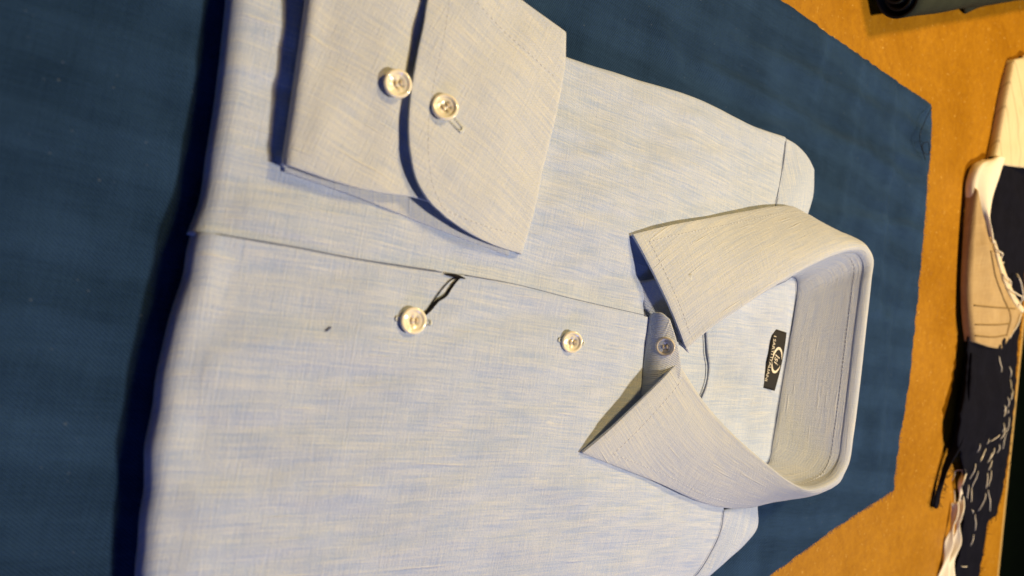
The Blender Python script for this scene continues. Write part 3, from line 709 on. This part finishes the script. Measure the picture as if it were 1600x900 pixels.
# striped pale cloth, furthest up
g = coons([(-0.24204,0.66939,0.00600), (-0.23032,0.66477,0.00700), (-0.19672,0.65530,0.00800), (-0.17036,0.65008,0.00800), (-0.14328,0.64250,0.00800)], [(-0.28920,0.81747,0.00800), (-0.23399,0.80559,0.01000), (-0.16937,0.80347,0.01000)],
          [(-0.24204,0.66939,0.00600), (-0.25848,0.71656,0.01000), (-0.28920,0.81747,0.00800)], [(-0.14328,0.64250,0.00800), (-0.14791,0.69021,0.01200), (-0.16937,0.80347,0.01000)], 40, 30)
bulge(g, .004); wrinkle(g, .0016, 40, 40, 22); g = roll(g, 'v0', .003, rz=.0045)
st_root = piece('striped_cloth', g, 'striped', 'pale cream cloth with fine dark stripes beside a beige garment piece', 'cloth', grain=(1, .25, 0))
g = coons([(-0.23784,0.67761,0.00400), (-0.24483,0.68310,0.00500), (-0.25560,0.69368,0.00600)], [(-0.23381,0.67381,0.00700), (-0.23819,0.68267,0.00800), (-0.25676,0.73591,0.00900)],
          [(-0.23784,0.67761,0.00400), (-0.23381,0.67381,0.00700)], [(-0.25560,0.69368,0.00600), (-0.25676,0.73591,0.00900)], 10, 6)
child(grid_obj('turned_corner', g, M['white_canvas'], None, thick=.001), st_root)
# navy garment front lying under the others
NAVYR = [(-0.16973,0.71857,0.00600), (-0.11336,0.72193,0.00600), (-0.06012,0.73057,0.00600), (-0.02394,0.73243,0.00600), (0.01551,0.72900,0.00600), (0.04269,0.72891,0.00600), (0.07311,0.72949,0.00500), (0.10349,0.73152,0.00500), (0.12163,0.73096,0.00500), (0.15200,0.72858,0.00400), (0.17258,0.71858,0.00400), (0.17450,0.70504,0.00400), (0.19686,0.70132,0.00300), (0.22860,0.69688,0.00300), (0.26066,0.69523,0.00300)]
NAVYL = [(-0.14854,0.63657,0.00600), (-0.08399,0.62925,0.00600), (-0.03418,0.62423,0.00600), (0.01761,0.61949,0.00800), (0.04707,0.61653,0.01000), (0.07321,0.60593,0.01200), (0.09523,0.61043,0.01000), (0.11597,0.62889,0.00800), (0.13685,0.64038,0.00600), (0.15995,0.64489,0.00500), (0.18891,0.64926,0.00400), (0.21978,0.64659,0.00300), (0.25036,0.64509,0.00300)]
g = coons(NAVYR, NAVYL, [(-0.16973,0.71857,0.00600), (-0.15767,0.67176,0.00800), (-0.14854,0.63657,0.00600)], [(0.26066,0.69523,0.00300), (0.25435,0.66685,0.00400), (0.25036,0.64509,0.00300)], 90, 34)
bulge(g, .004); wrinkle(g, .0034, 38, 60, 31)
for i, r_ in enumerate(g):
    for j, p in enumerate(r_):
        d = (V((p.x, p.y, 0))-V((0.07270,0.68172,0.00000))); d.z = 0
        r_[j] = p+V((0, 0, .005*math.exp(-(d.x/.035)**2-(d.y/.05)**2)))
        if j in (0, len(r_)-1): r_[j] += V((0, noise.noise(p*300)*.004, 0))
navy = piece('garment_front', g, 'navy_wool', 'navy wool garment front with white basting stitches at the table edge', 'garment piece', thick=.0012)
nav_g = g
navy_mesh = navy.children[0]
fringe(navy, NAVYR[3:], M['navy_wool'], 160, .006, 0, r=.00022, outward=(0, 1, 0))
# frayed navy strip hanging off to the near side
g = coons([(0.01962,0.63261,0.00300), (0.05385,0.62460,0.00300), (0.09732,0.61621,0.00300), (0.12086,0.60440,0.00300), (0.13640,0.59820,0.00300), (0.15050,0.59519,0.00300)],
          [(0.02501,0.63262,0.01200), (0.05743,0.62414,0.01300), (0.09626,0.62378,0.00900), (0.11370,0.61321,0.00600), (0.12970,0.60593,0.00450), (0.15251,0.60343,0.00300)],
          [(0.01962,0.63261,0.00300), (0.02109,0.62231,0.01000), (0.02501,0.63262,0.01200)], [(0.15050,0.59519,0.00300), (0.15253,0.59892,0.00300), (0.15251,0.60343,0.00300)], 50, 14)
bulge(g, .004); wrinkle(g, .0012, 60, 60, 37, False)
fs_ = piece('frayed_strip', g, 'navy_wool', 'narrow frayed navy scrap trailing towards the blue fabric', 'fabric scrap')
fringe(fs_, [(0.09673,0.62759,0.00800), (0.11378,0.61439,0.00600), (0.13007,0.60833,0.00400), (0.15251,0.60343,0.00300)], M['navy_wool'], 40, .010, 0, r=.00025, outward=(1, .5, 0))
fringe(fs_, [(0.12086,0.60440,0.00300), (0.13640,0.59820,0.00300), (0.15050,0.59519,0.00300)], M['navy_wool'], 24, .006, 0, r=.00025, outward=(-.2, -1, 0))
# basting stitches on the navy front: each one a short cream thread
bpy.context.view_layer.update()
bast_w = [((0.02257,0.66707,0.01000),(0.03615,0.67386,0.01000)),((0.03145,0.69478,0.01000),(0.04194,0.70120,0.01000)),((0.04311,0.70004,0.01000),(0.05125,0.69614,0.01000)),((0.04951,0.69717,0.01000),(0.05695,0.68902,0.01000)),((0.05461,0.68716,0.01000),(0.06035,0.68562,0.01000)),((0.05794,0.67969,0.01000),(0.06720,0.68295,0.01000)),((0.06465,0.67302,0.01000),(0.07039,0.67419,0.01000)),((0.06713,0.68023,0.01000),(0.07508,0.67783,0.01000)),((0.06956,0.68480,0.01000),(0.07309,0.68689,0.01000)),((0.08075,0.67631,0.01000),(0.08870,0.67527,0.01000)),((0.08491,0.67984,0.01000),(0.09563,0.67668,0.01000)),((0.09081,0.67172,0.01000),(0.09727,0.66515,0.01000)),((0.09469,0.65945,0.01000),(0.09917,0.65906,0.01000)),((0.09819,0.64239,0.01000),(0.10612,0.64521,0.01000)),((0.10373,0.65997,0.01000),(0.11335,0.65294,0.01000)),((0.10341,0.67295,0.01000),(0.11459,0.66995,0.01000)),((0.10035,0.67898,0.01000),(0.10839,0.67928,0.01000)),((0.10785,0.67122,0.01000),(0.11670,0.66776,0.01000)),((0.10812,0.65827,0.01000),(0.11438,0.65188,0.01000)),((0.11498,0.67530,0.01000),(0.12384,0.67182,0.01000)),((0.11616,0.64594,0.01000),(0.13063,0.64629,0.01000)),((0.12200,0.63594,0.01000),(0.13261,0.63191,0.01000)),((0.12347,0.65368,0.01000),(0.13932,0.65555,0.01000)),((0.12604,0.67095,0.01000),(0.13958,0.66975,0.01000)),((0.13629,0.64740,0.01000),(0.14879,0.64986,0.01000)),((0.13932,0.65555,0.01000),(0.15164,0.65545,0.01000)),((0.14297,0.68097,0.01000),(0.16411,0.69471,0.01000)),((0.14422,0.67068,0.01000),(0.16122,0.67018,0.01000)),((0.14081,0.63716,0.01000),(0.15869,0.63941,0.01000)),((0.15852,0.65681,0.01000),(0.16244,0.66140,0.01000)),((0.16423,0.66690,0.01000),(0.17974,0.67258,0.01000)),((0.16645,0.63969,0.01000),(0.18899,0.64283,0.01000)),((0.18251,0.66796,0.01000),(0.19264,0.66739,0.01000)),((0.20994,0.65558,0.01000),(0.20986,0.66186,0.01000)),((0.07678,0.69314,0.01000),(0.10595,0.69506,0.01000)),((0.12519,0.68137,0.01000),(0.13932,0.67891,0.01000))]
for a, c in bast_w:
    a, c = V(a), V(c); m = (a+c)/2+V((random.uniform(-.0005, .0005), 0, 0))
    pts = [V((p.x, p.y, surf_z(p.x, p.y, [navy_mesh])+h)) for p, h in ((a, .0001), (a.lerp(m, .5), .0006), (m, .0008), (m.lerp(c, .5), .0006), (c, .0001))]
    child(tube('basting_stitch', spline(pts, 9), 0.00036, M['white_canvas'], None, n=6, taper=lambda t: .7+.4*math.sin(math.pi*t)), navy)
# cream canvas ribbon with rippled edges
R1 = [(0.11085,0.63413,0.00600), (0.12022,0.63723,0.00500), (0.13272,0.63725,0.00400), (0.14609,0.63985,0.00300), (0.15977,0.63760,0.00300), (0.17404,0.64032,0.00300), (0.18731,0.63559,0.00300), (0.20045,0.63090,0.00300), (0.21631,0.62679,0.00300), (0.24059,0.62429,0.00300)]
R2 = [(0.11075,0.63648,0.00700), (0.11993,0.64072,0.00700), (0.13167,0.63564,0.00700), (0.14523,0.64077,0.00600), (0.15849,0.63837,0.00700), (0.17253,0.63986,0.00700), (0.18624,0.63884,0.00700), (0.19973,0.63658,0.00700), (0.21579,0.63364,0.00700), (0.24008,0.63110,0.00700)]
g = coons(R1, R2, [(0.11085,0.63413,0.00600), (0.11075,0.63648,0.00700)], [(0.24059,0.62429,0.00300), (0.24008,0.63110,0.00700)], 70, 9)
for i, r_ in enumerate(g):
    for j, p in enumerate(r_): r_[j] = p+V((0, .0020*math.sin(i*.33+j*.1), .0008*math.sin(i*.41+j*.5)))
rb = piece('canvas_strip', g, 'white_canvas', 'rippled cream canvas strip along the navy garment piece', 'canvas strip', thick=.0010)
g2 = [[p+V((0, -.009+.003*math.sin(i*.27), -.0012)) for p in r_] for i, r_ in enumerate(g[22:])]
child(grid_obj('under_layer', g2, M['white_canvas'], None, thick=.0010), rb)
# beige folded garment piece with its white inner layer turned up
g = coons([(-0.11304,0.60657,0.01100), (-0.07068,0.60892,0.01100), (-0.02827,0.61367,0.01100), (-0.00708,0.61767,0.01200), (0.01206,0.62634,0.01200)],
          [(-0.07709,0.63708,0.01300), (-0.05361,0.65625,0.01300), (-0.03044,0.68711,0.01200), (-0.01852,0.71253,0.01200), (0.01576,0.67605,0.01300)],
          [(-0.11304,0.60657,0.01100), (-0.09522,0.61336,0.01300), (-0.07709,0.63708,0.01300)], [(0.01206,0.62634,0.01200), (0.01463,0.64272,0.01450), (0.01576,0.67605,0.01300)], 60, 34)
bulge(g, .003); wrinkle(g, .0012, 55, 55, 41); g = roll(g, 'v0', .004, rz=.0048, ang=150)
bg_ = piece('beige_garment_piece', g, 'beige', 'folded beige wool garment piece with white lining turned up, on navy cloth', 'garment piece', thick=.0014, grain=(1, .1, 0))
bpy.context.view_layer.update(); bgm = bg_.children[0]
g = coons([(-0.14596,0.63126,0.01000), (-0.13420,0.61109,0.01000), (-0.11863,0.60708,0.00900), (-0.10398,0.60979,0.01000), (-0.09064,0.61921,0.01300), (-0.07615,0.62923,0.01500)],
          [(-0.14966,0.64968,0.01200), (-0.13161,0.63876,0.01300), (-0.10440,0.62221,0.01500), (-0.09078,0.62111,0.01550), (-0.08230,0.62649,0.01600), (-0.07322,0.63215,0.01600)],
          [(-0.14596,0.63126,0.01000), (-0.14838,0.63680,0.01200), (-0.14966,0.64968,0.01200)], [(-0.07615,0.62923,0.01500), (-0.07400,0.62945,0.01600), (-0.07322,0.63215,0.01600)], 40, 14)
bulge(g, .002); g = roll(g, 'v0', .003, rz=.0042, ang=150)
child(grid_obj('white_lining', g, M['white_canvas'], None, thick=.0012), bg_)
g = coons([(-0.07682,0.63036,0.01500), (-0.05304,0.64933,0.01550), (-0.02970,0.68282,0.01400), (-0.01802,0.71411,0.01200)], [(-0.07493,0.63296,0.01650), (-0.05460,0.65408,0.01650), (-0.03238,0.68770,0.01500), (-0.02015,0.71946,0.01300)],
          [(-0.07682,0.63036,0.01500), (-0.07493,0.63296,0.01650)], [(-0.01802,0.71411,0.01200), (-0.02015,0.71946,0.01300)], 40, 5)
child(grid_obj('raw_edge', g, M['cream_canvas'], None, thick=.0012), bg_)
def crease(pts, r=.0006, mat='thread_dark'):
    return child(tube('seam', spline([q for q in (V((p[0], p[1], surf_z(p[0], p[1], [bgm])+.0002)) for p in spline(pts, 20)) if q.z > .006], 30), r, M[mat], None, n=5), bg_)
M['beige_seam'] = plain('beige_seam', (.22, .15, .06), .9, .1)
for ln in [[(-0.06601, 0.62552, 0.0125), (-0.05177, 0.63596, 0.0125), (-0.03378, 0.65253, 0.0125), (-0.02092, 0.67117, 0.0125), (-0.00717, 0.68087, 0.0125), (0.00433, 0.67917, 0.0125)], [(-0.01931, 0.60557, 0.0125), (-0.0194, 0.63491, 0.0125), (-0.02021, 0.66862, 0.0125), (-0.02102, 0.69327, 0.0125)], [(-0.00308, 0.61113, 0.0125), (-0.00448, 0.64428, 0.0125), (-0.00723, 0.68224, 0.0125)], [(0.00586, 0.61529, 0.0125), (0.00582, 0.65023, 0.0125), (0.00328, 0.67623, 0.0125)]]: crease(ln, .0007, 'beige_seam')
for ln in [[(-0.06882, 0.63167, 0.0165), (-0.06677, 0.63278, 0.019), (-0.06291, 0.64849, 0.016), (-0.05846, 0.6483, 0.015), (-0.05945, 0.65885, 0.014)], [(-0.04904, 0.65402, 0.016), (-0.04612, 0.65821, 0.018), (-0.04103, 0.68195, 0.013)], [(-0.05231, 0.69372, 0.012), (-0.04853, 0.6883, 0.016), (-0.04052, 0.7062, 0.013), (-0.02936, 0.71605, 0.012)], [(-0.03688, 0.66999, 0.016), (-0.03336, 0.6828, 0.018), (-0.02864, 0.70131, 0.015), (-0.02381, 0.6996, 0.014)], [(-0.01721, 0.7068, 0.014), (-0.00642, 0.70049, 0.014), (0.00091, 0.69658, 0.012), (0.00877, 0.6942, 0.01), (0.01484, 0.683, 0.01)]]:
    child(tube('loose_thread', spline(ln, 22), .0006, M['white_canvas'], None, n=5), bg_)
